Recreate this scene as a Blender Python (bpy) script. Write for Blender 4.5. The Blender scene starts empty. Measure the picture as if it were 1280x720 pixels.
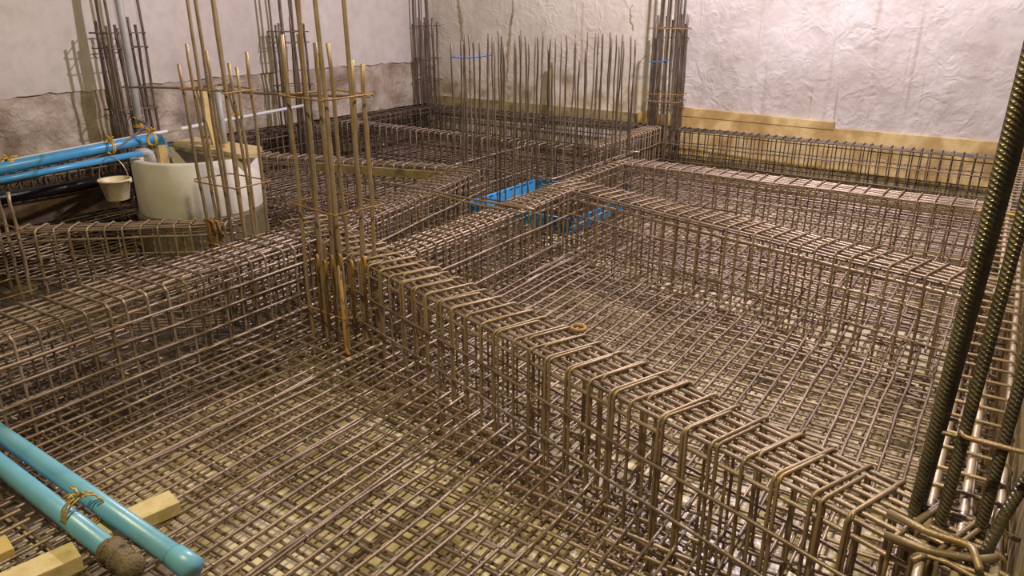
import bpy, bmesh, math, random
from mathutils import Vector, Matrix
random.seed(7)
R = random.Random(11)
C = bpy.context.scene.collection
K = 1.4                    # metres per layout unit (all numbers below are layout units)
PI = math.pi

# ---------------------------------------------------------------- camera model
F, PX, PY = 915.0, 640.0, 360.0
PITCH, YAW, CZ = math.atan(348/915.0), math.radians(33.99), 1.5
cp, sp = math.cos(PITCH), math.sin(PITCH)
FW = Vector((-math.sin(YAW)*cp, math.cos(YAW)*cp, -sp))
RT = Vector((math.cos(YAW), math.sin(YAW), 0))
UP = RT.cross(FW)
CAM = Vector((0, 0, CZ))
def bp(px, py, z):
    d = FW*F + RT*(px-PX) - UP*(py-PY)
    return CAM + d*((z-CZ)/d.z)

# ---------------------------------------------------------------- materials
def mat(name, base, rough=.6, metal=0, var=None, scale=8, bump=0, bscale=60, rnd=0, detail=6):
    m = bpy.data.materials.new(name); m.use_nodes = True
    nt = m.node_tree; b = nt.nodes['Principled BSDF']
    b.inputs['Roughness'].default_value = rough; b.inputs['Metallic'].default_value = metal
    geo = nt.nodes.new('ShaderNodeNewGeometry')
    src = None
    if var:
        n = nt.nodes.new('ShaderNodeTexNoise'); n.inputs['Scale'].default_value = scale; n.inputs['Detail'].default_value = detail
        nt.links.new(geo.outputs['Position'], n.inputs['Vector'])
        r = nt.nodes.new('ShaderNodeValToRGB')
        cols = [base]+list(var)
        while len(r.color_ramp.elements) < len(cols): r.color_ramp.elements.new(.5)
        for i, c in enumerate(cols):
            e = r.color_ramp.elements[i]; e.position = .32+.36*i/(len(cols)-1); e.color = (*c, 1)
        nt.links.new(n.outputs['Fac'], r.inputs['Fac']); src = r.outputs['Color']
    if rnd:
        oi = nt.nodes.new('ShaderNodeObjectInfo')
        mp = nt.nodes.new('ShaderNodeMapRange'); mp.inputs['To Min'].default_value = 1-rnd; mp.inputs['To Max'].default_value = 1+rnd
        nt.links.new(oi.outputs['Random'], mp.inputs['Value'])
        mx = nt.nodes.new('ShaderNodeMix'); mx.data_type = 'RGBA'; mx.blend_type = 'MULTIPLY'; mx.inputs['Factor'].default_value = 1
        cb = nt.nodes.new('ShaderNodeCombineColor')
        for k in ('Red', 'Green', 'Blue'): nt.links.new(mp.outputs['Result'], cb.inputs[k])
        if src: nt.links.new(src, mx.inputs['A'])
        else: mx.inputs['A'].default_value = (*base, 1)
        nt.links.new(cb.outputs['Color'], mx.inputs['B']); src = mx.outputs['Result']
    if src: nt.links.new(src, b.inputs['Base Color'])
    else: b.inputs['Base Color'].default_value = (*base, 1)
    if bump:
        n2 = nt.nodes.new('ShaderNodeTexNoise'); n2.inputs['Scale'].default_value = bscale; n2.inputs['Detail'].default_value = 8
        nt.links.new(geo.outputs['Position'], n2.inputs['Vector'])
        bu = nt.nodes.new('ShaderNodeBump'); bu.inputs['Strength'].default_value = bump; bu.inputs['Distance'].default_value = .02
        nt.links.new(n2.outputs['Fac'], bu.inputs['Height']); nt.links.new(bu.outputs['Normal'], b.inputs['Normal'])
    return m
M = {}
M['steel'] = mat('rusty_steel', (.22, .16, .12), .42, .5, [(.35, .265, .205), (.43, .335, .265)], 5, .15, 200, .25)
M['steel_tan'] = mat('tan_steel', (.28, .21, .135), .45, .45, [(.38, .29, .19), (.34, .22, .11)], 7, .15, 200, .18)
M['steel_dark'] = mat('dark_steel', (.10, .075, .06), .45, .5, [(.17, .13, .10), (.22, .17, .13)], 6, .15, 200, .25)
M['steel_lit'] = mat('pale_steel', (.40, .31, .22), .4, .4, [(.52, .42, .31), (.58, .48, .37)], 5, .15, 200, .15)  # paler steel tone for the long bars of the right beam
M['steel_mid'] = mat('brown_steel', (.13, .095, .07), .55, .4, [(.19, .145, .11), (.24, .18, .13)], 6, .15, 200, .2)
M['rust'] = mat('orange_rust', (.26, .145, .055), .7, .2, [(.40, .23, .07), (.18, .12, .07)], 25, .2, 200, .15)
M['rib'] = mat('ribbed_steel', (.12, .10, .065), .34, .5, [(.165, .14, .09), (.09, .075, .05)], 9, 0, 200, .1)
M['wire'] = mat('tie_wire', (.45, .40, .34), .3, .8, [(.6, .55, .48)], 30)
M['brass_wire'] = mat('yellow_wire', (.50, .36, .12), .45, .3, [(.6, .42, .12)], 20)
M['yellow'] = mat('yellow_cord', (.75, .45, .03), .6, 0)
M['bluepipe'] = mat('blue_pvc', (.15, .40, .56), .32, 0, [(.18, .46, .62), (.20, .46, .58)], 6, .04, 90)
M['bluepipe2'] = mat('bright_blue_pvc', (.06, .30, .62), .32, 0, [(.09, .38, .70)], 6)
M['whitepipe'] = mat('white_pvc', (.75, .74, .76), .35)
M['greypvc'] = mat('grey_pvc', (.36, .36, .36), .45, 0, [(.44, .44, .42)], 10)
M['bluebox'] = mat('blue_plastic_sheet', (.04, .30, .70), .4, 0, [(.06, .38, .80), (.04, .32, .62)], 9, .05, 60)
M['bluecord'] = mat('blue_cord', (.03, .14, .45), .6)
M['timber'] = mat('pale_timber', (.60, .47, .22), .65, 0, [(.70, .58, .32), (.52, .40, .17)], 9, .12, 90)
M['timber2'] = mat('yellow_timber', (.55, .38, .12), .6, 0, [(.66, .48, .18), (.42, .27, .09)], 6, .1, 60)
M['form'] = mat('formwork_board', (.56, .41, .17), .6, 0, [(.68, .53, .25), (.50, .34, .13), (.38, .25, .1)], 3.5, .15, 40)
M['form_old'] = mat('weathered_board', (.24, .17, .08), .7, 0, [(.36, .28, .13), (.15, .11, .06)], 5, .2, 50)
M['black'] = mat('black_plastic', (.012, .011, .012), .35, 0, None, 8, .2, 20)
M['mud'] = mat('mud_tape', (.14, .105, .06), .8, 0, [(.20, .15, .09), (.09, .07, .04)], 30, .5, 90)
M['bucket'] = mat('cream_plastic', (.74, .62, .38), .5, 0, [(.80, .70, .48), (.60, .48, .26)], 14)
M['hose'] = mat('grey_hose', (.16, .15, .14), .5)
M['earth'] = mat('damp_earth', (.10, .065, .04), .85, 0, [(.17, .11, .07), (.06, .04, .025)], 5, .6, 30)

M['mudfloor'] = mat('muddy_floor', (.055, .042, .025), .5, 0, [(.11, .085, .05), (.07, .055, .03), (.20, .16, .09)], 3, .5, 25)  # darker brown floor tone used across the left bays

def wall_mat(name, c0, c1, c2, cstain, bump, bscale, streak=.6, band=None, pscale=.9):
    m = bpy.data.materials.new(name); m.use_nodes = True
    nt = m.node_tree; N = nt.nodes; L = nt.links; b = N['Principled BSDF']; b.inputs['Roughness'].default_value = .75
    geo = N.new('ShaderNodeNewGeometry')
    def noise(scale, detail=6, vec=None, rough=.55):
        n = N.new('ShaderNodeTexNoise'); n.inputs['Scale'].default_value = scale; n.inputs['Detail'].default_value = detail
        n.inputs['Roughness'].default_value = rough
        L.new(vec or geo.outputs['Position'], n.inputs['Vector']); return n.outputs['Fac']
    def ramp(fac, stops):
        r = N.new('ShaderNodeValToRGB')
        while len(r.color_ramp.elements) < len(stops): r.color_ramp.elements.new(.5)
        for e, (p, c) in zip(r.color_ramp.elements, stops): e.position = p; e.color = (*c, 1)
        L.new(fac, r.inputs['Fac']); return r.outputs['Color']
    def mix(f, a, bcol, mode='MIX'):
        x = N.new('ShaderNodeMix'); x.data_type = 'RGBA'; x.blend_type = mode
        if isinstance(f, (int, float)): x.inputs['Factor'].default_value = f
        else: L.new(f, x.inputs['Factor'])
        L.new(a, x.inputs['A'])
        if isinstance(bcol, tuple): x.inputs['B'].default_value = (*bcol, 1)
        else: L.new(bcol, x.inputs['B'])
        return x.outputs['Result']
    col = ramp(noise(pscale, 8, None, .62), [(.34, c0), (.5, c1), (.66, c2)])
    fine = ramp(noise(6, 8, None, .65), [(.36, (.80, .80, .80)), (.55, (1, 1, 1))])
    col = mix(.55, col, fine, 'MULTIPLY')
    mp = N.new('ShaderNodeMapping'); mp.inputs['Scale'].default_value = (7, 7, .35)
    L.new(geo.outputs['Position'], mp.inputs['Vector'])
    st = ramp(noise(1.0, 5, mp.outputs['Vector']), [(.60, (0, 0, 0)), (.74, (1, 1, 1))])
    sf = N.new('ShaderNodeMath'); sf.operation = 'MULTIPLY'; sf.inputs[1].default_value = streak
    L.new(st, sf.inputs[0])
    col = mix(sf.outputs[0], col, cstain)
    mp2 = N.new('ShaderNodeMapping'); mp2.inputs['Scale'].default_value = (22, 22, .5)
    L.new(geo.outputs['Position'], mp2.inputs['Vector'])
    st2 = ramp(noise(1.0, 3, mp2.outputs['Vector']), [(.66, (0, 0, 0)), (.71, (1, 1, 1))])
    brk = ramp(noise(.8, 3), [(.5, (0, 0, 0)), (.6, (1, 1, 1))])
    both = mix(1.0, st2, brk, 'MULTIPLY')
    sf2 = N.new('ShaderNodeMath'); sf2.operation = 'MULTIPLY'; sf2.inputs[1].default_value = min(1, streak*1.1)
    L.new(both, sf2.inputs[0])
    col = mix(sf2.outputs[0], col, cstain)
    if band:                       # rough stained band of old concrete below a height
        z0, cb = band
        sx = N.new('ShaderNodeSeparateXYZ'); L.new(geo.outputs['Position'], sx.inputs[0])
        ad = N.new('ShaderNodeMath'); ad.operation = 'MULTIPLY_ADD'; ad.inputs[1].default_value = .9; 
        L.new(noise(1.6, 6), ad.inputs[0]); L.new(sx.outputs['Z'], ad.inputs[2])
        mr = N.new('ShaderNodeMapRange'); mr.inputs['From Min'].default_value = z0+.45+.12; mr.inputs['From Max'].default_value = z0+.45-.12
        L.new(ad.outputs[0], mr.inputs['Value'])
        pat = ramp(noise(3.2, 7), [(.35, cb[0]), (.5, cb[1]), (.66, cb[2])])
        mm = N.new('ShaderNodeMath'); mm.operation = 'MULTIPLY'; mm.inputs[1].default_value = .85; L.new(mr.outputs['Result'], mm.inputs[0])
        col = mix(mm.outputs[0], col, pat)
    L.new(col, b.inputs['Base Color'])
    a = N.new('ShaderNodeMath'); a.operation = 'MULTIPLY_ADD'
    dn = N.new('ShaderNodeTexNoise'); dn.inputs['Scale'].default_value = bscale; dn.inputs['Detail'].default_value = 7; dn.inputs['Distortion'].default_value = 1.8
    L.new(geo.outputs['Position'], dn.inputs['Vector'])
    pt = ramp(noise(1.5, 4), [(.38, (.12, .12, .12)), (.62, (1, 1, 1))])
    L.new(dn.outputs['Fac'], a.inputs[0]); L.new(pt, a.inputs[1]); L.new(noise(bscale*.22, 4), a.inputs[2])
    bu = N.new('ShaderNodeBump'); bu.inputs['Strength'].default_value = bump; bu.inputs['Distance'].default_value = .05
    L.new(a.outputs[0], bu.inputs['Height']); L.new(bu.outputs['Normal'], b.inputs['Normal'])
    return m
M['wall_left'] = wall_mat('left_plaster', (.56, .50, .46), (.60, .54, .50), (.64, .585, .55), (.47, .42, .38), .12, 5, .3)
M['wall_left_low'] = wall_mat('old_left_concrete', (.24, .18, .13), (.43, .35, .28), (.60, .53, .46), (.20, .15, .11), .8, 9, .6, None, 2.2)
M['wall_back'] = wall_mat('rough_white_render', (.47, .42, .38), (.57, .525, .50), (.63, .59, .575), (.34, .28, .21), .6, 5, .8, None, 1.3)
M['wall_back_old'] = wall_mat('stained_render', (.60, .54, .46), (.68, .62, .54), (.75, .69, .62), (.38, .31, .21), .45, 6, .8,
                              (.75*K, ((.26, .20, .09), (.58, .50, .36), (.78, .74, .66))))
M['floor'] = mat('lean_concrete', (.16, .13, .06), .27, 0, [(.48, .40, .22), (.76, .67, .45), (.36, .30, .15), (.80, .73, .53)], 1.9, .3, 25, 0, 9)
M['concrete'] = mat('well_concrete', (.68, .64, .53), .7, 0, [(.76, .72, .61), (.62, .58, .47)], 3.5, .12, 60)
M['wet'] = mat('damp_concrete', (.13, .105, .05), .5, 0, [(.19, .155, .08), (.09, .07, .035)], 7, .2, 60)

# ---------------------------------------------------------------- object helpers
def link(o, parent=None):
    C.objects.link(o)
    if parent is not None: o.parent = parent
    return o
def thing(name, label, cat, loc=(0, 0, 0), rz=0, group=None):
    o = bpy.data.objects.new(name, None); o.empty_display_size = .1
    C.objects.link(o); o.location = Vector(loc)*K; o.rotation_euler = (0, 0, rz)
    o['label'] = label; o['category'] = cat
    if group: o['group'] = group
    return o
def tag(o, label, cat, group=None):
    o['label'] = label; o['category'] = cat
    if group: o['group'] = group
    return o
def mk(name, vf, m, smooth=True):
    v, f = vf
    me = bpy.data.meshes.new(name)
    me.from_pydata([tuple(Vector(p)*K) for p in v], [], f); me.update()
    me.materials.append(m)
    if smooth:
        for p in me.polygons: p.use_smooth = True
    return me
def put(name, me, parent=None, loc=(0, 0, 0), rot=(0, 0, 0), scale=(1, 1, 1)):
    o = bpy.data.objects.new(name, me); link(o, parent)
    o.location = Vector(loc)*K; o.rotation_euler = rot; o.scale = scale
    return o
def obj(name, vf, m, parent=None, loc=(0, 0, 0), rot=(0, 0, 0), smooth=True):
    return put(name, mk(name, vf, m, smooth), parent, loc, rot)
def merge(*vfs):
    V, Fc = [], []
    for v, f in vfs:
        n = len(V); V += [tuple(p) for p in v]; Fc += [tuple(i+n for i in q) for q in f]
    return V, Fc
def tube(pts, r, n=6, closed=False, caps=True, rad=None):
    pts = [Vector(p) for p in pts]; N = len(pts); V, Fc = [], []
    t0 = (pts[1]-pts[0]).normalized()
    nrm = t0.orthogonal().normalized()
    for i, p in enumerate(pts):
        a = pts[(i-1) % N] if (closed or i > 0) else p
        b = pts[(i+1) % N] if (closed or i < N-1) else p
        t = (b-a).normalized()
        nrm = (nrm - t*nrm.dot(t)).normalized(); bi = t.cross(nrm)
        rr = rad(i) if rad else r
        for k in range(n):
            q = 2*PI*k/n
            V.append(p+(nrm*math.cos(q)+bi*math.sin(q))*rr)
    for i in range(N if closed else N-1):
        j = (i+1) % N
        for k in range(n):
            l = (k+1) % n
            Fc.append((i*n+k, i*n+l, j*n+l, j*n+k))
    if caps and not closed:
        Fc.append(tuple(reversed(range(n)))); Fc.append(tuple(range((N-1)*n, N*n)))
    return V, Fc
def arc_path(pts, rad=.03, seg=4):
    """round the inner corners of a polyline"""
    pts = [Vector(p) for p in pts]; out = [pts[0]]
    for i in range(1, len(pts)-1):
        a, b, c = pts[i-1], pts[i], pts[i+1]
        u, w = (a-b), (c-b); d = min(rad, u.length*.45, w.length*.45)
        p, q = b+u.normalized()*d, b+w.normalized()*d
        for k in range(seg+1):
            t = k/seg; out.append(p*(1-t)**2+b*2*t*(1-t)+q*t*t)
    out.append(pts[-1]); return out
def loop_path(w, z0, z1, rad=.022, seg=3, jit=0):
    """closed rounded rectangle in the YZ plane"""
    h = w/2; out = []
    for cx, cz, a0 in ((h-rad, z1-rad, 0), (-h+rad, z1-rad, PI/2), (-h+rad, z0+rad, PI), (h-rad, z0+rad, 3*PI/2)):
        for k in range(seg+1):
            a = a0+PI/2*k/seg
            out.append((jit*(R.random()-.5), cx+rad*math.cos(a), cz+rad*math.sin(a)))
    return out
def box(x0, x1, y0, y1, z0, z1, bev=0.0):
    bm = bmesh.new(); bmesh.ops.create_cube(bm, size=1)
    for v in bm.verts: v.co = Vector((x0+(v.co.x+.5)*(x1-x0), y0+(v.co.y+.5)*(y1-y0), z0+(v.co.z+.5)*(z1-z0)))
    if bev: bmesh.ops.bevel(bm, geom=list(bm.edges), offset=bev, segments=2, affect='EDGES', profile=.6)
    bm.verts.index_update()
    vf = ([v.co.copy() for v in bm.verts], [tuple(v.index for v in f.verts) for f in bm.faces]); bm.free(); return vf
def lathe(prof, n=48):
    V, Fc = [], []; m = len(prof)
    for i in range(n):
        a = 2*PI*i/n
        for r, z in prof: V.append((r*math.cos(a), r*math.sin(a), z))
    for i in range(n):
        j = (i+1) % n
        for k in range(m-1): Fc.append((i*m+k, j*m+k, j*m+k+1, i*m+k+1))
    return V, Fc
def xf(vf, rz=0, loc=(0, 0, 0), mt=None):
    mt = mt or (Matrix.Translation(Vector(loc)) @ Matrix.Rotation(rz, 4, 'Z'))
    return [mt @ Vector(p) for p in vf[0]], vf[1]
def between(a, b):
    """matrix mapping +X (unit length) onto a->b"""
    d = Vector(b)-Vector(a)
    return Matrix.Translation(Vector(a)) @ d.to_track_quat('X', 'Z').to_matrix().to_4x4(), d.length

# shared bar meshes, unit long along +X, slightly wavy
def bar_mesh(name, r, m, wave=.004, seg=14, n=6):
    ph, ph2 = R.random()*6, R.random()*6
    pts = [(i/seg, wave*math.sin(ph+i*.8)*.6+wave*math.sin(ph2+i*1.9)*.5, wave*.7*math.sin(ph2+i*1.3)) for i in range(seg+1)]
    v, f = tube([Vector((p[0]*1.0, p[1], p[2])) for p in pts], r, n)
    # keep the cross-section square to the length, so the bar can be stretched along X
    V = []
    for i, p in enumerate(v):
        k = i//n; V.append(Vector((pts[k][0], p.y, p.z)))
    return mk(name, (V, f), m)
BARS = {}
def bars(kind, r, m, wave=.004, n=6):
    key = (kind, round(r, 5))
    if key not in BARS: BARS[key] = [bar_mesh('bar', r, M[m], wave, 14, n) for _ in range(3)]
    return R.choice(BARS[key])
def lay_bar(name, me, a, b, parent, org=(0, 0, 0)):
    a, b = Vector(a)-Vector(org), Vector(b)-Vector(org); d = b-a
    o = put(name, me, parent, a); o.rotation_mode = 'QUATERNION'
    o.rotation_quaternion = d.to_track_quat('X', 'Z'); o.scale = (d.length, 1, 1)
    return o

# ---------------------------------------------------------------- the setting
XL, YB, ZF = -6.2, 7.3, -.30
def struct(name, vf, m, smooth=False):
    o = obj(name, vf, m, None, (0, 0, 0), smooth=smooth); o['kind'] = 'structure'; return o
def wobble_grid(nx, nz, fn):
    V, Fc = [], []
    for i in range(nx+1):
        for j in range(nz+1): V.append(fn(i/nx, j/nz))
    for i in range(nx):
        for j in range(nz):
            a = i*(nz+1)+j; Fc.append((a, a+nz+1, a+nz+2, a+1))
    return V, Fc
struct('floor', box(-3.08, .6, -2.2, YB+.3, ZF-.2, ZF), M['floor'])
struct('floor_left', box(XL-.3, -3.08, -2.2, YB+.3, ZF-.2, ZF), M['mudfloor'])
struct('ground', box(.6, 4.5, -4.0, YB+.3, ZF-.2, ZF), M['earth'])
# left wall: plaster above a rough older band that it overhangs slightly
RW = random.Random(3)
ph = [RW.random()*6 for _ in range(6)]
def lip(y): return .905+.010*math.sin(y*1.3+ph[0])+.006*math.sin(y*8.3+ph[1])+.005*math.sin(y*31+ph[2])+.004*math.sin(y*57+ph[3])+.012*(y-4)/3
def upper(u, v):
    y = -2.0+u*(YB+2.0); z0 = lip(y)
    if v == 0: return (XL-.03, y, z0+.004)
    z = z0+(3.2-z0)*(v-.1)/.9
    return (XL+(.0 if v > .11 else .004*math.sin(y*17)), y, z)
struct('wall_left', merge(wobble_grid(160, 10, upper), box(XL-.3, XL-.06, -2.0, YB+.3, ZF, 3.2)), M['wall_left'])
def lower(u, v):
    y = -2.0+u*(YB+2.0); z = .395+v*(lip(y)+.02-.395)
    return (XL-.014+.006*math.sin(y*9+v*5)+.005*math.sin(y*23+v*13+1), y, z)
struct('trim_1', wobble_grid(220, 12, lower), M['wall_left_low'], True)
struct('trim_2', wobble_grid(120, 8, lambda u, v: (XL-.035+.02*math.sin(u*40)*math.sin(v*4)+.01*math.sin(u*91+v*7), -2+u*(YB+2), ZF+v*(.41-ZF))), M['earth'], True)
struct('wall_back', box(-2.95, 5.0, YB, YB+.3, ZF, 3.2), M['wall_back'])
struct('wall_back_old', box(XL-.1, -2.95, YB, YB+.3, ZF, 3.2), M['wall_back_old'])
# yellow formwork boards along the foot of the back wall
def board(name, x0, x1, z0a, z0b, z1a, z1b, t, m, y=YB):
    V = []
    for x, zl, zh in ((x0, z0a, z1a), (x1, z0b, z1b)):
        for yy in (y-t, y): V += [(x, yy, zl), (x, yy, zh)]
    Fc = [(0, 4, 5, 1), (2, 3, 7, 6), (1, 5, 7, 3), (0, 2, 6, 4), (0, 1, 3, 2), (4, 6, 7, 5)]
    return obj(name, (V, Fc), m, None, smooth=False)
tag(board('formwork_board', -2.9, -1.35, .49, .47, .575, .535, .035, M['form']), 'short yellow formwork board, the upper one at the foot of the white back wall', 'board')
tag(board('formwork_board', -6.1, -3.3, .30, .33, .50, .475, .03, M['form_old']), 'brown stained formwork board behind the field of thin starter bars', 'board')
tag(board('formwork_board', -3.3, .12, .335, .30, .49, .475, .03, M['form']), 'long yellow formwork board just above the rebar beam along the back wall', 'board')
tag(board('formwork_board', -3.1, .12, .10, .10, .325, .29, .028, M['form']), 'long yellow formwork board seen through the bars of the back wall beam', 'board')
tag(board('formwork_board', -6.1, .12, -.28, -.28, .09, .09, .026, M['form_old']), 'dark lowest formwork board behind the back wall beam', 'board')
# old drip stain and crack on the back wall, hardened slurry standing slightly proud
def streak(name, x, z0, z1, w, m, seed, lean=0):
    rr = random.Random(seed); V, Fc = [], []; n = 26; x0 = x
    for i in range(n+1):
        f = i/n; x0 += rr.uniform(-.012, .012)+lean/n
        ww = w*(.35+.65*math.sin(PI*min(1, f*1.1+.08)))*rr.uniform(.7, 1.25); z = z0+(z1-z0)*f
        V += [(x0-ww, YB-.001, z), (x0, YB-.008, z), (x0+ww, YB-.001, z)]
    for i in range(n):
        for k in (0, 1): Fc.append((i*3+k, i*3+k+1, i*3+k+4, i*3+k+3))
    o = struct(name, (V, Fc), m, True); return o
M['slurry'] = mat('brown_slurry', (.30, .235, .15), .8, 0, [(.40, .33, .23), (.22, .16, .09)], 12, .4, 40)
streak('trim_3', -4.98, .72, 1.75, .022, M['slurry'], 4, .04)
streak('trim_4', -5.62, 1.15, 1.75, .028, M['slurry'], 9, -.03)
streak('trim_5', -3.42, 1.30, 1.55, .010, M['slurry'], 12, .02)
# right side formwork
struct('wall_right', merge(box(.20, .235, .9, YB, ZF, .02, .004), box(.20, .235, .9, YB, .03, .24, .004), box(.20, .235, .9, YB, .25, .44, .004)), M['form_old'])
tag(obj('black_sheet', box(.24, .27, .4, 3.2, ZF, .62, .004), M['black'], None, smooth=False), 'black plastic sheet standing behind the boards at the right edge', 'sheet')  # plain black upright slab behind the right-hand boards

# ---------------------------------------------------------------- reinforcement mats
def clip(p, d, poly):
    """interval of p+t*d inside a convex polygon (2D)"""
    lo, hi = -1e9, 1e9; n = len(poly)
    area = sum(poly[i][0]*poly[(i+1) % n][1]-poly[(i+1) % n][0]*poly[i][1] for i in range(n))
    s = 1 if area > 0 else -1
    for i in range(n):
        ax, ay = poly[i]; bx, by = poly[(i+1) % n]
        nx, ny = -(by-ay)*s, (bx-ax)*s
        den = nx*d[0]+ny*d[1]; num = nx*(p[0]-ax)+ny*(p[1]-ay)
        if abs(den) < 1e-9:
            if num < 0: return None
        elif den > 0: lo = max(lo, -num/den)
        else: hi = min(hi, -num/den)
    return (lo, hi) if hi-lo > .06 else None
def circle_hole(cx, cy, r):
    def f(p, d):
        dx, dy = p[0]-cx, p[1]-cy; b = dx*d[0]+dy*d[1]; c = dx*dx+dy*dy-r*r
        q = b*b-c
        return (-b-math.sqrt(q), -b+math.sqrt(q)) if q > 0 else None
    return f
def rect_hole(x0, x1, y0, y1):
    return lambda p, d: clip(p, d, [(x0, y0), (x1, y0), (x1, y1), (x0, y1)])
WELL = (-5.0, 3.2)
def mat_thing(label, poly, z, sx=.072, sy=.075, group='reinforcement mats', r=.0058, kind='steel', hole=None, ties=True, lap=.12, skip=0):
    cx = sum(p[0] for p in poly)/len(poly); cy = sum(p[1] for p in poly)/len(poly)
    org = (cx, cy, z); t = thing('reinforcement_mat', label, 'rebar mat', org, 0, group)
    xs = [p[0] for p in poly]; ys = [p[1] for p in poly]; lines = {0: [], 1: []}; count = 0
    for dirn in (0, 1):                  # 0: bars running away (Y), on top; 1: bars across (X), underneath
        lo, hi, s = (min(xs), max(xs), sx) if dirn == 0 else (min(ys), max(ys), sy)
        c = lo+s*.5
        while c < hi:
            cc = c+R.uniform(-.009, .009); c += s
            d = (R.uniform(-.006, .006), 1) if dirn == 0 else (1, R.uniform(-.006, .006))
            p = (cc, (min(ys)+max(ys))/2) if dirn == 0 else ((min(xs)+max(xs))/2, cc)
            iv = clip(p, d, poly)
            if not iv: continue
            segs = [iv]
            if hole:
                h = hole(p, d)
                if h: segs = [s2 for s2 in ((iv[0], min(iv[1], h[0])), (max(iv[0], h[1]), iv[1])) if s2[1]-s2[0] > .08]
            zz = z if dirn == 0 else z-2*r
            for (u, v) in segs:
                u2, v2 = u-R.uniform(-.02, .05), v+R.uniform(-.02, .05)
                a = (p[0]+d[0]*u2, p[1]+d[1]*u2, zz+R.uniform(-.003, .003)); b = (p[0]+d[0]*v2, p[1]+d[1]*v2, zz+R.uniform(-.003, .003))
                lay_bar('bar', bars(kind, r, kind), a, b, t, org); count += 1
                lines[dirn].append((p, d, u, v))
                if R.random() < lap and count < 96:        # lapped second bar lying against the first over part of its length
                    L = (v-u)*R.uniform(.35, .65); st = u if R.random() < .5 else v-L
                    off = 2.1*r*(1 if R.random() < .5 else -1)
                    ox, oy = (off, 0) if dirn == 0 else (0, off)
                    a = (p[0]+d[0]*st+ox, p[1]+d[1]*st+oy, zz); b = (p[0]+d[0]*(st+L)+ox, p[1]+d[1]*(st+L)+oy, zz)
                    lay_bar('bar', bars(kind, r*1.1, kind), a, b, t, org); count += 1
    if ties:
        vf = []
        for (p, d, u, v) in lines[0]:
            for (p2, d2, u2, v2) in lines[1]:
                if R.random() > ties: continue
                y = p2[1]; x = p[0]+d[0]*(y-p[1])
                tx, ty = x-p2[0], y-p[1]
                if not (u < ty < v and u2 < tx < v2): continue
                a = R.choice((1, -1)); q = r*1.5
                ring = [Vector((math.cos(w)*q*1.25*.7, math.cos(w)*q*1.25*.7*a, math.sin(w)*r*2.25-r)) for w in [k*2*PI/6 for k in range(6)]]
                vf.append(xf(tube(ring, .0016, 3, True), 0, (x-cx, y-cy, 0)))
        if vf:
            o = obj('wire_ties', merge(*vf), M['wire'], t); o['kind'] = 'stuff'
    return t

c1 = lambda x: 2.095-.305*(x+1.33)
c2 = lambda x: 4.14-.26*(x+1.9)
def poly_between(x0, x1, f0, f1): return [(x0, f0(x0)), (x1, f0(x1)), (x1, f1(x1)), (x0, f1(x0))]
k0 = lambda v: (lambda x: v)
XR = .16
front = poly_between(-3.0, XR, k0(-.15), lambda x: c1(x)-.02)
mid = poly_between(-2.42, XR, lambda x: c1(x)+.02, lambda x: c2(x)-.02)
third = poly_between(-2.42, XR, lambda x: c2(x)+.02, k0(5.2))
back = [(-3.05, 5.6), (-2.42, 5.2), (XR, 5.2), (XR, 7.0), (-3.05, 7.0)]
passage = [(-2.95, 2.5), (-2.42, 2.42), (-2.42, 4.28), (-3.3, 4.28)]
pit = [(-3.42, 4.3), (-2.42, 4.3), (-2.42, 5.55), (-3.42, 5.55)]
farleft = [(-6.0, 5.5), (-3.05, 5.55), (-3.05, 7.0), (-6.0, 7.0)]
leftmid = [(-6.0, 3.72), (-3.35, 4.3), (-3.4, 5.45), (-6.0, 5.45)]
diag = lambda x: 2.33+.93*(x+3.45)
wellbay = [(-6.0, 1.0), (-4.35, 1.55), (-3.45, 2.4), (-3.05, 2.5), (-3.35, 4.22), (-6.0, 3.62)]
nearleft = [(-5.2, -.1), (-3.05, -.1), (-3.05, 2.35), (-3.5, 2.25), (-4.35, 1.45), (-5.2, 1.2)]
TOPG, LOWG = 'top reinforcement mats between the beams', 'bottom reinforcement mats on the slab'
top = [
 ('top rebar mat in the near bay beside the timber blocks', front, .072, .074, None, .35),
 ('top rebar mat in the bright bay just beyond the wide near beam', mid, .070, .085, None, .25),
 ('top rebar mat in the bay beyond the second cross beam from the front', third, .075, .085, None, .15),
 ('top rebar mat in the narrow bay before the yellow wall boards', back, .075, .09, None, 0),
 ('top rebar mat in the strip leading from the tied column to the blue sump', passage, .075, .085, None, 0),
 ('top rebar mat around the blue sump box inside the starter bars', pit, .075, .075, rect_hole(-3.32, -2.5, 4.5, 5.42), 0),
 ('top rebar mat in the far corner bay between left and back walls', farleft, .085, .09, None, 0),
 ('top rebar mat in the left bay beyond the concrete well', leftmid, .08, .09, None, 0),
 ('top rebar mat around the white concrete well', wellbay, .075, .085, circle_hole(-4.74, 2.94, .83), 0),
 ('top rebar mat in the dark bay at the left edge below the well', nearleft, .075, .08, None, .1),
]
for lab, poly, sx, sy, hole, ti in top:
    mat_thing(lab, poly, 0, sx, sy, TOPG, hole=hole, ties=ti, lap=.16 if ti else .05)
    near = ti >= .2
    mat_thing(lab.replace('top rebar mat', 'lower rebar mat'), poly, -.15, sx*1.05, sy*1.05, LOWG, r=.0055,
              kind='steel', hole=circle_hole(*WELL, .5) if poly is wellbay else hole, ties=0, lap=.08)

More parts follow.
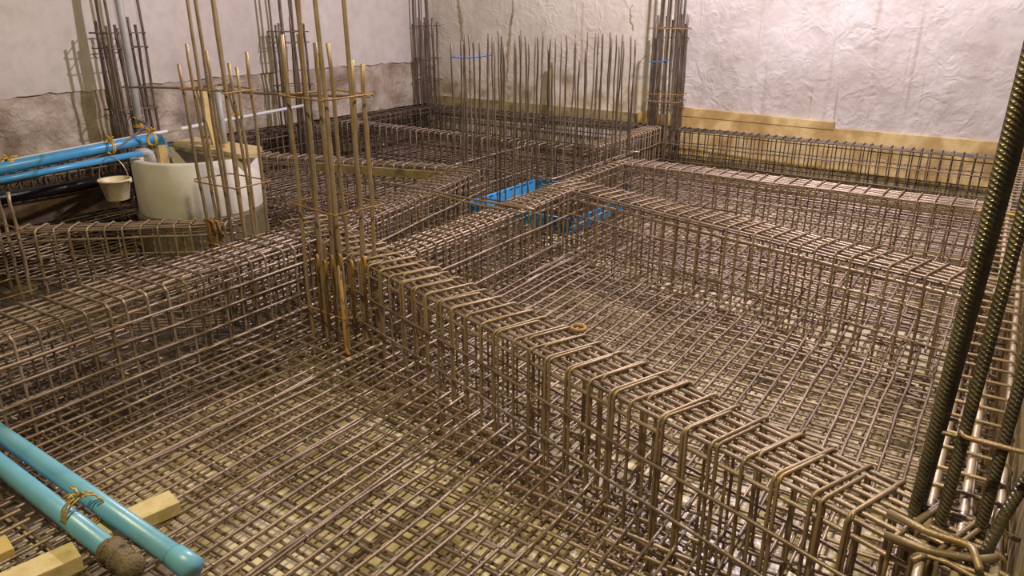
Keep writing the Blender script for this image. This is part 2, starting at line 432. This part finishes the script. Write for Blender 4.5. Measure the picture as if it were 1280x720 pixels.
# ---------------------------------------------------------------- beam cages
def beam(label, p0, p1, w, z1=.40, z0=-.22, ntop=6, sp=.085, inner=True, sides=(.24, .08, -.08), kind='steel', skind='steel_tan', rb=.0068, rs=.0056, second=True, tilt=0, group='beam cages'):
    p0, p1 = Vector((*p0, 0)), Vector((*p1, 0)); d = p1-p0; L = d.length; rz = math.atan2(d.y, d.x)
    t = thing('beam_cage', label, 'beam cage', (p0.x, p0.y, z0), rz, group)
    def bar(y, z, r=rb, k=kind, a=0, b=None):
        b = L if b is None else b
        e = R.uniform(-.03, .06)
        lay_bar('longitudinal_bar', bars(k, r, k, .003), (a-R.uniform(-.03, .06), y+R.uniform(-.003, .003), z+R.uniform(-.003, .003)), (b+e, y+R.uniform(-.003, .003), z+R.uniform(-.003, .003)), t, (0, 0, z0))
    cnt = 0
    h = w/2-rs-rb
    for i in range(ntop):
        y = -h+2*h*i/(ntop-1)
        bar(y, z1-rs-rb); cnt += 1
        if second and i % 2 == 0: bar(y, z1-rs-rb-.05); cnt += 1
        bar(y, z0+rs+rb); cnt += 1
    for z in sides:
        for s in (-1, 1): bar(s*(w/2+rb), z, rb*.9); cnt += 1
    ns = int(L/sp); mult = 2 if inner else 1
    ns = min(ns, (99-cnt)//mult)
    sp = L/ns
    outs = [mk('stirrup', tube([(q[0], q[1], q[2]-z0) for q in loop_path(w, z0, z1, .02, 3, .006)], rs, 6, True), M[skind]) for _ in range(3)]
    wi = w*.78
    ins = [mk('inner_stirrup', tube([(q[0], q[1], q[2]-z0) for q in loop_path(wi, z0, z1+.002, .018, 3, .006)], rs, 6, True), M[skind]) for _ in range(2)] if inner else None
    for i in range(ns):
        x = sp*(i+.5)+R.uniform(-.008, .008)
        put('stirrup', R.choice(outs), t, (x, R.uniform(-.003, .003), 0), (0, R.uniform(-.012, .012), R.uniform(-.03, .03)+tilt))
        if inner:
            put('inner_stirrup', R.choice(ins), t, (x+.014, R.choice((-1, 1))*w*.1+R.uniform(-.004, .004), 0), (0, R.uniform(-.012, .012), R.uniform(-.03, .03)+tilt))
    return t
G = 'foundation beam cages'
B1 = beam('wide rebar beam running from the tied column down to the lower right corner', (-3.25, c1(-3.25)), (.14, c1(.14)), .245, ntop=7, sp=.093, group=G, sides=(.24, .09, -.06), tilt=-.1)
beam('rebar beam crossing from the blue sump to the ribbed column bars at right', (-2.5, c2(-2.5)), (.14, c2(.14)), .26, ntop=6, sp=.085, inner=False, group=G)
beam('rebar beam nearest the back wall beam, starting beyond the starter bars', (-2.5, 5.24), (.14, 5.18), .24, ntop=6, sp=.095, inner=False, group=G)
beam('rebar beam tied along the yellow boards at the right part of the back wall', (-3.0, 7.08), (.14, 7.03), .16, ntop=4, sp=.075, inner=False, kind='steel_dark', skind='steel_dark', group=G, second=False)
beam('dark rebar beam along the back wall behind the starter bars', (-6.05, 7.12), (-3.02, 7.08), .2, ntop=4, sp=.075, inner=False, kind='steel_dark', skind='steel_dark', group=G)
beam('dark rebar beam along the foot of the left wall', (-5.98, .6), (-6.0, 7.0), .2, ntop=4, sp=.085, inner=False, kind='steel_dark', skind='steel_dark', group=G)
beam('rebar beam from the left edge up to the tied column, its top striped by stirrups', (-3.0, -.1), (-3.02, 2.5), .34, ntop=7, sp=.085, inner=False, group=G, sides=(.30, .22, .14, .06), skind='steel')
beam('rebar beam leading from behind the tied column to the starter bars', (-2.95, 2.5), (-3.3, 4.36), .22, ntop=6, sp=.075, inner=False, group=G)
beam('rebar beam between the tied column and the blue sump, brightest on top', (-2.4, 2.35), (-2.4, 4.25), .2, ntop=6, sp=.07, inner=False, group=G, sides=(.24, .08, -.1))
beam('narrow rebar beam behind the sump, from the second cross beam on to the third', (-2.46, 4.3), (-2.46, 5.2), .09, ntop=2, sp=.07, inner=False, group=G)
beam('rebar beam running from the starter bars to the cage of bars at the back wall', (-3.0, 5.6), (-3.0, 7.0), .17, ntop=5, sp=.065, inner=False, group=G)
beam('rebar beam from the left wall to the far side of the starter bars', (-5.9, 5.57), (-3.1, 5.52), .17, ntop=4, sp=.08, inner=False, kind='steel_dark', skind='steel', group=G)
beam('rebar beam behind the concrete well with a flat olive side', (-5.9, 3.6), (-3.4, 4.28), .17, ntop=5, sp=.085, inner=False, group=G)
beam('slender rebar beam in front of the concrete well', (-4.36, 1.66), (-3.5, 2.42), .15, ntop=4, sp=.085, inner=False, group=G, sides=(.2, .13, -.1))
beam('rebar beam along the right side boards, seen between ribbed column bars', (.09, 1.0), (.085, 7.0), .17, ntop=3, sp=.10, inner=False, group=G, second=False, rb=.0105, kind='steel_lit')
bo = obj('long_board', box(-.55, .55, -.012, .012, -.032, .032, .003), M['form_old'], None, (-3.95, 4.02, .345), (0, 0, math.atan2(.68, 2.5)), False)
tag(bo, 'olive board fixed along the side of the beam behind the well', 'board')

# ---------------------------------------------------------------- column cages and starter bars
def column(label, base, bars_, ties, r=.0105, kind='steel_tan', tkind='rust', group='column cages', w=None, cat='column cage'):
    """bars_: (dx, dy, z0, z1, leanx, leany); ties: list of (z, halfw, halfd)"""
    t = thing('column_cage', label, cat, (base[0], base[1], -.2), 0, group)
    for (dx, dy, z0, z1, lx, ly) in bars_:
        lay_bar('vertical_bar', bars(kind, r, kind, .004), (dx, dy, z0), (dx+lx, dy+ly, z1), t, (0, 0, -.2))
    for (z, hw, hd, dx, dy, rz) in ties:
        loop = []
        for cx, cy, a0 in ((hw, hd, 0), (-hw, hd, PI/2), (-hw, -hd, PI), (hw, -hd, 3*PI/2)):
            for k in range(4):
                a = a0+PI/6*k; loop.append((cx+.012*math.cos(a), cy+.012*math.sin(a), z+.2+R.uniform(-.006, .006)))
        obj('tie', tube(loop, .0042, 5, True), M[tkind], t, (dx, dy, 0), (0, 0, rz))
    return t
CG = 'column starter cages'
def ringbars(hw, hd, nx, ny, tall, short, lean=.0, p_tall=.4, zb=-.2, tops=None):
    pts = []
    for i in range(nx):
        x = -hw+2*hw*i/(nx-1); pts += [(x, -hd), (x, hd)]
    for j in range(1, ny-1):
        y = -hd+2*hd*j/(ny-1); pts += [(-hw, y), (hw, y)]
    out = []
    for i, (x, y) in enumerate(pts):
        z1 = (tall if R.random() < p_tall else short)+R.uniform(-.05, .05)
        if tops: z1 = tops[i % len(tops)]
        out.append((x+R.uniform(-.006, .006), y+R.uniform(-.006, .006), zb, z1, R.uniform(-.03, .03)+lean, R.uniform(-.03, .03)))
    return out
# tied column in the middle
col = column('tall tied column of rebar in the middle, standing where the beams meet', (-2.53, 2.29),
       ringbars(.13, .10, 4, 3, 2.3, 1.3, tops=[1.40, 1.36, 2.5, 1.36, 1.33, 2.5, 2.5, 1.28, 1.4, 1.30]),
       [(1.15, .155, .12, 0, 0, -.1), (.66, .16, .125, 0, 0, -.1), (.16, .155, .12, 0, 0, -.1)], .0102, group=CG)
for i, (x, y, zt) in enumerate([(-.02, -.13, .42), (.04, -.14, .41), (.09, -.14, .44), (.13, -.13, .45), (.17, -.1, .42), (.2, -.05, .43)]):
    path = arc_path([(x, y, .05+.03*i), (x, y, zt+.02-.2+.2), (x+.035, y-.02, zt+.03), (x+.045, y-.03, zt-.04)], .03)
    obj('hooked_bar', tube([(p[0], p[1], p[2]+.2) for p in path], .0065, 6), M['rust'], col)
path = arc_path([(.14, -.14, .42), (.145, -.145, .0), (.19, -.17, .005)], .03)
obj('hooked_bar', tube([(p[0], p[1], p[2]+.2) for p in path], .009, 6), M['rust'], col)
# column by the well
col = column('tied column of rebar standing in front of the white concrete well', (-3.42, 2.38),
       ringbars(.15, .08, 4, 3, 2.4, 1.3, tops=[1.24, 1.30, 1.34, 2.4, 2.5, 1.22, 2.6, 1.3, 2.3, 1.25], lean=-.02),
       [(1.12, .165, .10, 0, 0, 0), (.64, .165, .10, 0, 0, 0), (.3, .165, .10, 0, 0, 0)], .009, group=CG)
for i, (x, y) in enumerate([(-.13, -.1), (-.10, -.11), (-.07, -.10)]):
    path = arc_path([(x, y, .1), (x, y, .43), (x+.04, y, .43), (x+.045, y, .36)], .025)
    obj('hooked_bar', tube([(p[0], p[1], p[2]+.2) for p in path], .008, 6), M['rust'], col)
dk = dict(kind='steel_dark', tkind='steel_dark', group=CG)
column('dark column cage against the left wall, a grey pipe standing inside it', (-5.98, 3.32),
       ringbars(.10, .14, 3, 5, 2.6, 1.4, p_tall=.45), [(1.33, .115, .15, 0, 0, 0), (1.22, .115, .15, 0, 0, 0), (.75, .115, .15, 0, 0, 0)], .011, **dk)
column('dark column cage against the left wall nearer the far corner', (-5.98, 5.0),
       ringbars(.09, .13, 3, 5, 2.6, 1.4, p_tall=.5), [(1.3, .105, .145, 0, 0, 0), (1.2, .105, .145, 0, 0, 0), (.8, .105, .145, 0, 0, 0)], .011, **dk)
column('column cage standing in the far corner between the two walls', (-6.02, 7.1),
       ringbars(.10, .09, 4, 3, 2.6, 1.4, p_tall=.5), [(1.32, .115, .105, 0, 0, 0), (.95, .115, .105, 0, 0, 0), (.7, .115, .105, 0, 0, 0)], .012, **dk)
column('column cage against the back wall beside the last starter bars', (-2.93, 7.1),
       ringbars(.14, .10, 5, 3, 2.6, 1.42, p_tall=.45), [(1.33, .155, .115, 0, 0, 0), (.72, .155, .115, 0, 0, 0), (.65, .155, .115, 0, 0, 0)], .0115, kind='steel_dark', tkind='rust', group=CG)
column('low column cage leaning at the left edge, below the blue pipes', (-4.3, 1.52),
       [(dx, dy, -.2, z, -.03, .02) for dx, dy, z in ((-.14, -.08, .62), (-.05, -.08, .66), (.05, -.08, .6), (.1, -.08, .63), (-.14, .08, .6), (-.03, .08, .66), (.1, .08, .62))],
       [(.42, .13, .09, 0, 0, 0), (.1, .13, .09, 0, 0, 0)], .0095, kind='steel', tkind='rust', group=CG)

# wall starter bars round the sump
t = thing('starter_bar_cage', 'rectangle of thin upright starter bars standing round the blue sump', 'starter bars', (-2.95, 4.97, -.15))
def starters(a, b, n):
    a, b = Vector((*a, 0)), Vector((*b, 0))
    for i in range(n):
        p = a.lerp(b, (i+R.uniform(.3, .7))/n)+Vector((R.uniform(-.02, .02), R.uniform(-.02, .02), 0))
        z1 = 1.30+R.uniform(-.05, .05)-(.09 if R.random() < .15 else 0)
        lay_bar('vertical_bar', bars('starter', .0064, 'steel_mid', .004), (p.x, p.y, -.15), (p.x+R.uniform(-.035, .035), p.y+R.uniform(-.035, .035), z1), t, (-2.95, 4.97, -.15))
starters((-3.46, 4.32), (-2.56, 4.32), 15); starters((-3.44, 4.38), (-3.44, 5.55), 14)
starters((-3.4, 5.58), (-2.58, 5.58), 12); starters((-2.56, 4.42), (-2.56, 5.58), 11)
for z in (.40, .18):
    for a, b in (((-3.46, 4.33), (-2.56, 4.33)), ((-3.45, 4.3), (-3.45, 5.6)), ((-3.5, 5.59), (-2.5, 5.59)), ((-2.57, 4.3), (-2.57, 5.6))):
        lay_bar('horizontal_bar', bars('steel', .0065, 'steel', .003), (*a, z), (*b, z), t, (-2.95, 4.97, -.15))
def cord(label, a, b, m, name='cord', r=.006, sag=.01, extra=None):
    pts = [Vector(a).lerp(Vector(b), k/8)+Vector((0, 0, -sag*math.sin(PI*k/8)+.002*(k % 2))) for k in range(9)]
    o = obj(name, merge(tube(pts, r, 5), *(extra or [])), m, None); tag(o, label, 'cord'); return o
cord('blue cord tying the leftmost starter bars together', (-3.45, 4.34, 1.18), (-3.36, 4.70, 1.18), M['bluecord'])
cord('blue cord tied from the last starter bars to the back column cage', (-3.0, 6.75, 1.04), (-2.9, 7.02, 1.04), M['bluecord'])

# big ribbed column bars at the right edge
def ribbed(pts, r, pitch=.0115):
    pts = [Vector(p) for p in pts]; V, Fc = [], []; n = 18
    ls = [0]
    for a, b in zip(pts, pts[1:]): ls.append(ls[-1]+(b-a).length)
    N = int(ls[-1]/(pitch/6)); nrm = None
    for i in range(N+1):
        s = ls[-1]*i/N; k = max(j for j in range(len(ls)) if ls[j] <= s+1e-9); k = min(k, len(pts)-2)
        f = (s-ls[k])/(ls[k+1]-ls[k]); p = pts[k].lerp(pts[k+1], f); t = (pts[k+1]-pts[k]).normalized()
        if nrm is None: nrm = Vector((1, 0, 0))
        nrm = (nrm-t*nrm.dot(t)).normalized(); bi = t.cross(nrm)
        for j in range(n):
            q = 2*PI*j/n
            side = abs(math.sin(q))                        # ribs fade at the two lengthwise seams
            w = (s/pitch+1.7*(q % PI)/PI) % 1
            ridge = max(0, 1-abs(w-.3)/.26)**.7
            rr = r*(.93+.24*ridge*min(1, side*2.2)) if side > .17 else r*1.08
            V.append(p+(nrm*math.cos(q)+bi*math.sin(q))*rr)
    for i in range(N):
        for j in range(n):
            l = (j+1) % n; Fc.append((i*n+j, i*n+l, (i+1)*n+l, (i+1)*n+j))
    Fc.append(tuple(reversed(range(n)))); Fc.append(tuple(range(N*n, (N+1)*n)))
    return V, Fc
rc = thing('column_cage', 'nearest column cage of thick ribbed bars at the right edge', 'column cage', (.05, 1.7, -.2), 0, CG)
O = Vector((.05, 1.7, -.2))
def rib_bar(pts, r=.0118, m='rib'):
    return obj('ribbed_bar', ribbed([Vector(p)-O for p in pts], r), M[m], rc, smooth=False)
def ray_y(px, py, y):
    d = FW*F + RT*(px-PX) - UP*(py-PY); return CAM+d*(y/d.y)
def bar_px(lo, hi, y, y2=None, **kw):
    a, b = ray_y(*lo, y), ray_y(*hi, y2 or y)
    d = (b-a); a = a-d*((a.z+.2)/d.z); b = b+d*((2.0-b.z)/d.z)
    return rib_bar([a, b], **kw)
bar_px((1142, 640), (1273, 118), 1.70)
bar_px((1148, 640), (1279, 150), 1.735)
bar_px((1173, 664), (1240, 413), 1.70)
bar_px((1220, 680), (1279, 465), 1.72)
rib_bar([bp(1231, 705, .36), bp(1232, 690, .40)+Vector((0, 0, 0)), bp(1255, 645, .47), bp(1285, 596, .56), bp(1330, 530, .72)], .0115)
def tie_loop(pxs, z, r=.0055, m='steel_tan', name='tie'):
    pts = [bp(x, y, zz)-O for (x, y), zz in zip(pxs, z)]
    obj(name, tube(arc_path(pts, .02), r, 6), M[m], rc)
tie_loop([(1222, 264), (1236, 263), (1262, 268), (1300, 275)], [1.02, 1.02, 1.02, 1.02], .004, 'brass_wire')
tie_loop([(1158, 536), (1205, 547), (1255, 560), (1285, 566)], [.62]*4)
tie_loop([(1178, 521), (1204, 527), (1201, 545), (1262, 561), (1300, 570)], [.64]*5)
tie_loop([(1110, 640), (1160, 665), (1215, 682), (1225, 712)], [.42]*4, .009)
tie_loop([(1105, 668), (1165, 690), (1225, 700), (1246, 697)], [.41]*4, .009)
tie_loop([(1140, 700), (1165, 692), (1200, 712), (1230, 728)], [.40]*4, .006)

# ---------------------------------------------------------------- the concrete well
wl = thing('concrete_well', 'round white concrete well ring rising from the rebar at left', 'well', (*WELL, ZF))
ro, ri = .44, .375
obj('ring', lathe([(ri, .10), (ri, .492), (ri+.008, .50), (ro-.008, .50), (ro, .492), (ro, .115), (ro-.004, .10), (ri, .10)], 64), M['concrete'], wl, (0, 0, -ZF))
obj('base_ring', lathe([(ri, ZF), (ri, .10), (ro+.012, .10), (ro+.016, .08), (ro+.016, ZF)], 64), M['wet'], wl, (0, 0, -ZF))
# boards over the well
def plank(label, name, corners, z, th, m, cat='plank'):
    V = [bp(x, y, z) for x, y in corners]; V += [v-Vector((0, 0, th)) for v in V]
    n = len(corners); c = sum(V, Vector())/len(V); V = [v-c for v in V]
    Fc = [tuple(range(n)), tuple(reversed(range(n, 2*n)))]+[(i, i+n, (i+1) % n+n, (i+1) % n) for i in range(n)]
    bm = bmesh.new(); vs = [bm.verts.new(v) for v in V]
    for f in Fc: bm.faces.new([vs[i] for i in f])
    bmesh.ops.recalc_face_normals(bm, faces=bm.faces)
    bmesh.ops.bevel(bm, geom=list(bm.edges), offset=.003, segments=2, affect='EDGES'); bm.verts.index_update()
    vf = ([v.co.copy() for v in bm.verts], [tuple(v.index for v in f.verts) for f in bm.faces]); bm.free()
    o = obj(name, vf, m, None, c, smooth=False); tag(o, label, cat); return o
plank('wide pale board laid across the far rim of the concrete well', 'wooden_board', [(216, 177), (244, 171), (327, 183), (322, 191), (300, 193)], .535, .035, M['timber'])
plank('narrow board under the wide board on the well', 'wooden_board', [(205, 181), (232, 178), (305, 197), (286, 199)], .503, .02, M['form_old'])
def post(label, a, b, w, d, m, name='timber_post'):
    mt, L = between(a, b); vf = box(0, L, -w/2, w/2, -d/2, d/2, .003)
    o = obj(name, xf(vf, mt=Matrix.Translation(-Vector(a)) @ mt), m, None, a, smooth=False); tag(o, label, 'post'); return o
post('yellow timber post standing on the well behind the column bars', (-5.0, 3.42, .515), (-5.17, 3.46, .93), .11, .04, M['timber2'])
post('short olive timber post beside the pipe elbow at the well', (-5.2, 3.06, .15), (-5.2, 3.06, .56), .07, .04, M['timber2'])
pp = thing('upright_pipe', 'thin grey pipe standing upright on the well board', 'pipe', (-4.86, 3.36, .515))
obj('tube', tube([(0, 0, 0), (-.03, .02, .45)], .024, 16), M['greypvc'], pp)
obj('coupling', tube([(0, 0, .0), (-.002, .001, .05)], .03, 16), M['timber2'], pp)

# ---------------------------------------------------------------- pipes along the left
def pipe(label, pts, r, m, group=None, fit=None, name='water_pipe', n=18, bend=.06):
    pts = [Vector(p) for p in pts]; o0 = pts[0]
    t = thing(name, label, 'pipe', o0, 0, group)
    obj('tube', tube(arc_path([p-o0 for p in pts], bend, 8), r, n), m, t)
    for (a, b, rr, fm, nm) in (fit or []):
        obj(nm, tube([Vector(a)-o0, Vector(a).lerp(Vector(b), .08)-o0, Vector(b)-o0], rr, n), fm, t)
    return t
PG = 'pipes from the well along the left side'
a0, a1 = bp(-60, 223, .60), bp(199, 171, .60)
e = Vector((.03, .03, 0))
pipe('thick blue water pipe from the left edge turning down into the well', [a0, a1, a1+Vector((.02, .02, -.13))], .036, M['bluepipe2'], PG,
     [(a1+Vector((.01, .01, -.10)), a1+Vector((.02, .02, -.17)), .043, M['greypvc'], 'socket')], bend=.07)
b0, b1 = bp(-60, 237, .53), bp(183, 190, .55)
pipe('thinner blue pipe below the thick one, ending in a grey elbow on the well rim', [b0, b1], .021, M['bluepipe2'], PG)
bb = obj('pipe_elbow', tube(arc_path([(-.07*.15, -.07, 0), (.0, .02, 0), (.012, .03, -.10)], .05, 8), .031, 18), M['greypvc'], None, b1); tag(bb, 'grey plastic elbow standing on the well rim', 'pipe fitting')
w0, w1 = bp(-60, 215, .585), bp(384, 131, .66)
pipe('long thin white pipe running above the blue pipes to the tied column', [w0, w1], .014, M['whitepipe'], PG)
pipe('grey upright pipe inside the dark cage at the left wall', [(-5.85, 3.28, .3), (-5.85, 3.30, 1.1), (-5.92, 3.34, 2.6)], .03, M['greypvc'])
# hose
pts = [bp(-30, 236, .5), bp(40, 222, .5), bp(90, 206, .53), bp(120, 196, .55), bp(150, 182, .6), bp(172, 166, .66), bp(185, 157, .7), (-5.9, 3.3, .66)]
sm = []
pv = [Vector(p) for p in pts]
for i in range(len(pv)-1):
    p0, p1, p2, p3 = pv[max(i-1, 0)], pv[i], pv[i+1], pv[min(i+2, len(pv)-1)]
    for k in range(6):
        u = k/6; sm.append(.5*((2*p1)+(p2-p0)*u+(2*p0-5*p1+4*p2-p3)*u*u+(3*p1-p0-3*p2+p3)*u**3))
sm.append(pv[-1])
o = obj('hose', tube([p-pv[0] for p in sm], .009, 8), M['hose'], None, pv[0]); tag(o, 'thin grey hose looping along the blue pipes towards the left wall cage', 'hose')
def knot(label, c, r, m, ax, name='wire_tie', turns=2, w=.012, ends=.05, seed=1):
    rr = random.Random(seed); c = Vector(c); ax = Vector(ax).normalized(); u = ax.orthogonal().normalized(); v = ax.cross(u)
    pts = []
    for k in range(turns*14+1):
        q = 2*PI*k/14; pts.append((u*math.cos(q)+v*math.sin(q))*r+ax*(w*(k/14-turns/2)+.003*rr.uniform(-1, 1)))
    wr = .0045 if m is M['yellow'] else .003
    vf = [tube(pts, wr, 5)]
    tip = Vector((0, 0, r))
    for k in range(6):
        d = Vector((rr.uniform(-1, 1), rr.uniform(-1, 1), rr.uniform(-.1, .9))).normalized()*ends*rr.uniform(.6, 1.1)
        vf.append(tube([tip, tip+d*.5+Vector((0, 0, .01)), tip+d], wr, 5))
    o = obj(name, merge(*vf), m, None, c); tag(o, label, 'tie'); return o
ad = (a1-a0).normalized()
knot('yellow tie round the blue pipes at the left edge', bp(12, 208, .60), .042, M['yellow'], ad, seed=1)
knot('yellow tie round the blue pipes below the dark wall cage', bp(138, 185, .60), .042, M['yellow'], ad, seed=2)
knot('yellow tie on the thick blue pipe just before its elbow', bp(190, 174, .62), .045, M['yellow'], ad, seed=3)
knot('yellow tie tied round the grey upright pipe at the left wall', (-5.85, 3.28, .62), .035, M['yellow'], (0, 0, 1), seed=4, ends=.08)
knot('yellow tie hanging from the white pipe behind the column by the well', w0.lerp(w1, .72), .018, M['yellow'], (w1-w0).normalized(), seed=5, ends=.08)
# bucket
bt = Vector(bp(143, 224, .42))
bk = thing('bucket', 'small cream bucket hanging from the blue pipes beside the well', 'bucket', bt-Vector((0, 0, .14)))
obj('pail', lathe([(0.001, .0), (.068, .0), (.072, .004), (.098, .13), (.106, .132), (.106, .142), (.098, .142), (.093, .135), (.066, .012), (.001, .012)], 40), M['bucket'], bk)
hd = Vector((RT.x, RT.y, 0))
obj('handle', tube([hd*(.1*math.cos(q))+Vector((0, 0, .135+.155*math.sin(q))) for q in [PI*k/16 for k in range(17)]], .004, 6), M['wire'], bk)
for s in (-1, 1):
    obj('handle_lug', tube([hd*(.09*s)+Vector((0, 0, .13)), hd*(.114*s)+Vector((0, 0, .13))], .013, 10), M['bucket'], bk)
o = obj('plastic_roll', tube([(-5.8, 1.3, .25), (-5.81, 2.0, .26), (-5.8, 2.6, .25), (-5.82, 3.2, .25)], .045, 16), M['black']); tag(o, 'black plastic roll lying along the foot of the left wall', 'roll')

tag(obj('edge_board', box(-5.86, -5.83, 1.0, 3.0, .02, .19, .004), M['earth'], None, smooth=False), 'brown board standing on edge below the black plastic roll', 'board')
# ---------------------------------------------------------------- foreground pipes and timber blocks
zp = .085
f0, f1 = bp(-120, 457, zp+.0), bp(221, 697, zp+.0)
g0, g1 = bp(-120, 486, zp), bp(142, 692, zp)
dirp = (f1-f0).normalized(); dirg = (g1-g0).normalized()
FG = 'foreground pipes on timber blocks'
pipe('front blue pipe nearer the well, with a glossy coupling at its end', [f0, f1], .030, M['bluepipe'], FG,
     [(f1-dirp*.01, f1+dirp*.075, .0345, M['bluepipe'], 'coupling')], bend=.04)
pipe('front blue pipe with a muddy wrapped end', [g0, g1], .030, M['bluepipe'], FG)
# wrapped muddy end
pts = [g1+dirg*(.012*k-.03) for k in range(13)]
rw = random.Random(5); rad = [.034+.006*math.sin(k*1.3)+rw.uniform(-.003, .003) for k in range(13)]
rad[-1] = .022
vfs = [tube([p-g1 for p in pts], .04, 18, rad=lambda i: rad[i])]
for k in (2, 6, 9): vfs.append(tube([pts[k]-g1+(UP*math.cos(q)+dirg.cross(UP)*math.sin(q))*(rad[k]+.002)+dirg*.006*math.sin(q*2) for q in [2*PI*j/16 for j in range(16)]], .004, 5, True))
o = obj('muddy_wrapping', merge(*vfs), M['mud'], None, g1); tag(o, 'muddy brown cloth wrapped round the end of a front blue pipe', 'cloth')
kc = (f0+dirp*0); 
kp = bp(104, 640, zp+.02)
o = knot('twisted yellow wire binding the two front blue pipes together', kp, .055, M['brass_wire'], dirp, seed=8, ends=.06, turns=3, w=.012)
def block(label, edge0, edge1, z1, h, m):
    a, b = bp(*edge0, z1-h/2), bp(*edge1, z1-h/2); mt, L = between(a, b)
    vf = box(0, L, -.043, .043, -h/2, h/2, .003)
    o = obj('timber_block', xf(vf, mt=Matrix.Translation(-a) @ mt), m, None, a, smooth=False); tag(o, label, 'timber block', 'timber blocks under the front pipes'); return o
block('pale timber block under the far side of the front blue pipes', (108, 676), (219, 627), .052, .045, M['timber'])
block('pale timber block in the bottom left corner of the photo', (-60, 765), (98, 694), .055, .05, M['timber'])
block('small piece of timber block at the left edge, behind the corner block', (-60, 715), (14, 683), .03, .04, M['timber2'])

# ---------------------------------------------------------------- sump box, loose bars, ring
sx0, sx1, sy0, sy1, sz0, sz1 = -3.42, -2.48, 4.47, 5.48, -.02, .085
sb = thing('sump_box', 'bright blue open box of plastic sheets set in the mat inside the starter bars', 'sump form', ((sx0+sx1)/2, (sy0+sy1)/2, sz0))
def corr(a, b, n):
    """ribbed plastic sheet standing between two points"""
    a, b = Vector(a), Vector(b); d = (b-a); L = d.length; d.normalize(); nn = Vector((-d.y, d.x, 0)); V, Fc = [], []
    k = n*4
    for i in range(k+1):
        s = L*i/k; off = .007*(1 if (i//2) % 2 else -1)
        for z in (0, sz1-sz0):
            for t_ in (-.003, .003): V.append(a+d*s+nn*(off+t_)+Vector((0, 0, z)))
    for i in range(k):
        p, q = i*4, i*4+4
        Fc += [(p, q, q+2, p+2), (p+1, p+3, q+3, q+1), (p+2, q+2, q+3, p+3), (p, p+1, q+1, q)]
    Fc += [(0, 2, 3, 1), (k*4, k*4+1, k*4+3, k*4+2)]
    return V, Fc
cxs, cys = (sx0+sx1)/2, (sy0+sy1)/2
for a, b in (((sx0, sy0), (sx1, sy0)), ((sx1, sy0), (sx1, sy1)), ((sx1, sy1), (sx0, sy1)), ((sx0, sy1), (sx0, sy0))):
    obj('side_panel', corr((a[0]-cxs, a[1]-cys, 0), (b[0]-cxs, b[1]-cys, 0), 10), M['bluebox'], sb, smooth=False)
    obj('top_rail', tube([(a[0]-cxs, a[1]-cys, sz1-sz0), (b[0]-cxs, b[1]-cys, sz1-sz0)], .008, 6), M['bluebox'], sb)
def loose(label, a, b, r, m, group=None):
    mt, L = between(a, b)
    pts = [Vector((L*k/20, .006*math.sin(k*.5), .006*math.sin(k*.33))) for k in range(21)]
    o = obj('loose_bar', tube([(Matrix.Translation(-Vector(a)) @ mt) @ p for p in pts], r, 7), M[m], None, a); tag(o, label, 'rebar', group); return o
loose('thin long bar tied level across the column by the well and the tied column', bp(160, 109, 1.04), bp(463, 121, 1.10), .007, 'steel')
loose('upper of two loose bars bridging from a beam top towards the blue sump', bp(478, 228, .425), bp(668, 262, .415), .0075, 'steel')
loose('lower of two loose bars bridging from a beam top towards the blue sump', bp(520, 240, .42), bp(655, 266, .412), .006, 'steel_tan')
loose('short brown bar leaning against the left wall band', (XL+.02, 4.46, .42), (XL+.02, 4.44, .86), .012, 'steel_dark')
o = obj('steel_ring', tube([(.026*math.cos(q), .026*math.sin(q), 0) for q in [2*PI*k/18 for k in range(18)]], .008, 8, True), M['rust'], None, bp(723, 410, .415)); tag(o, 'small rusty ring lying on top of the wide near beam', 'ring')
loose('wooden stake standing at the back wall behind the starter bars', (-4.35, 7.2, .42), (-4.35, 7.22, .95), .022, 'form_old')

# ---------------------------------------------------------------- light
def lamp(name, loc, power, color, radius, target=None, kind='POINT', angle=120):
    l = bpy.data.lights.new(name, kind); l.energy = power; l.color = color; l.shadow_soft_size = radius*K
    if kind == 'SPOT': l.spot_size = math.radians(angle); l.spot_blend = .5
    o = bpy.data.objects.new(name, l); C.objects.link(o); o.location = Vector(loc)*K
    if target: o.rotation_euler = (Vector(target)-Vector(loc)).to_track_quat('-Z', 'Y').to_euler()
    return o
lamp('white_floodlight', (-1.55, 5.4, 3.7), 1450, (1.0, .87, .97), .06)
lamp('yellow_worklight', (-.7, .7, 3.8), 900, (1.0, .83, .47), .06)
w = bpy.data.worlds.new('night'); bpy.context.scene.world = w; w.use_nodes = True
w.node_tree.nodes['Background'].inputs['Color'].default_value = (1, .9, .78, 1)
w.node_tree.nodes['Background'].inputs['Strength'].default_value = .05

# ---------------------------------------------------------------- camera
cd = bpy.data.cameras.new('camera'); cam = bpy.data.objects.new('camera', cd); C.objects.link(cam)
cd.sensor_width = 36; cd.lens = 36*F/1280; cd.clip_start = .05; cd.clip_end = 100
cam.matrix_world = Matrix.Translation(CAM*K) @ Matrix((RT, UP, -FW)).transposed().to_4x4()
sc = bpy.context.scene; sc.camera = cam
vs = sc.view_settings; vs.view_transform = 'Standard'; vs.look = 'None'; vs.exposure = 0; vs.gamma = 1; vs.use_curve_mapping = False
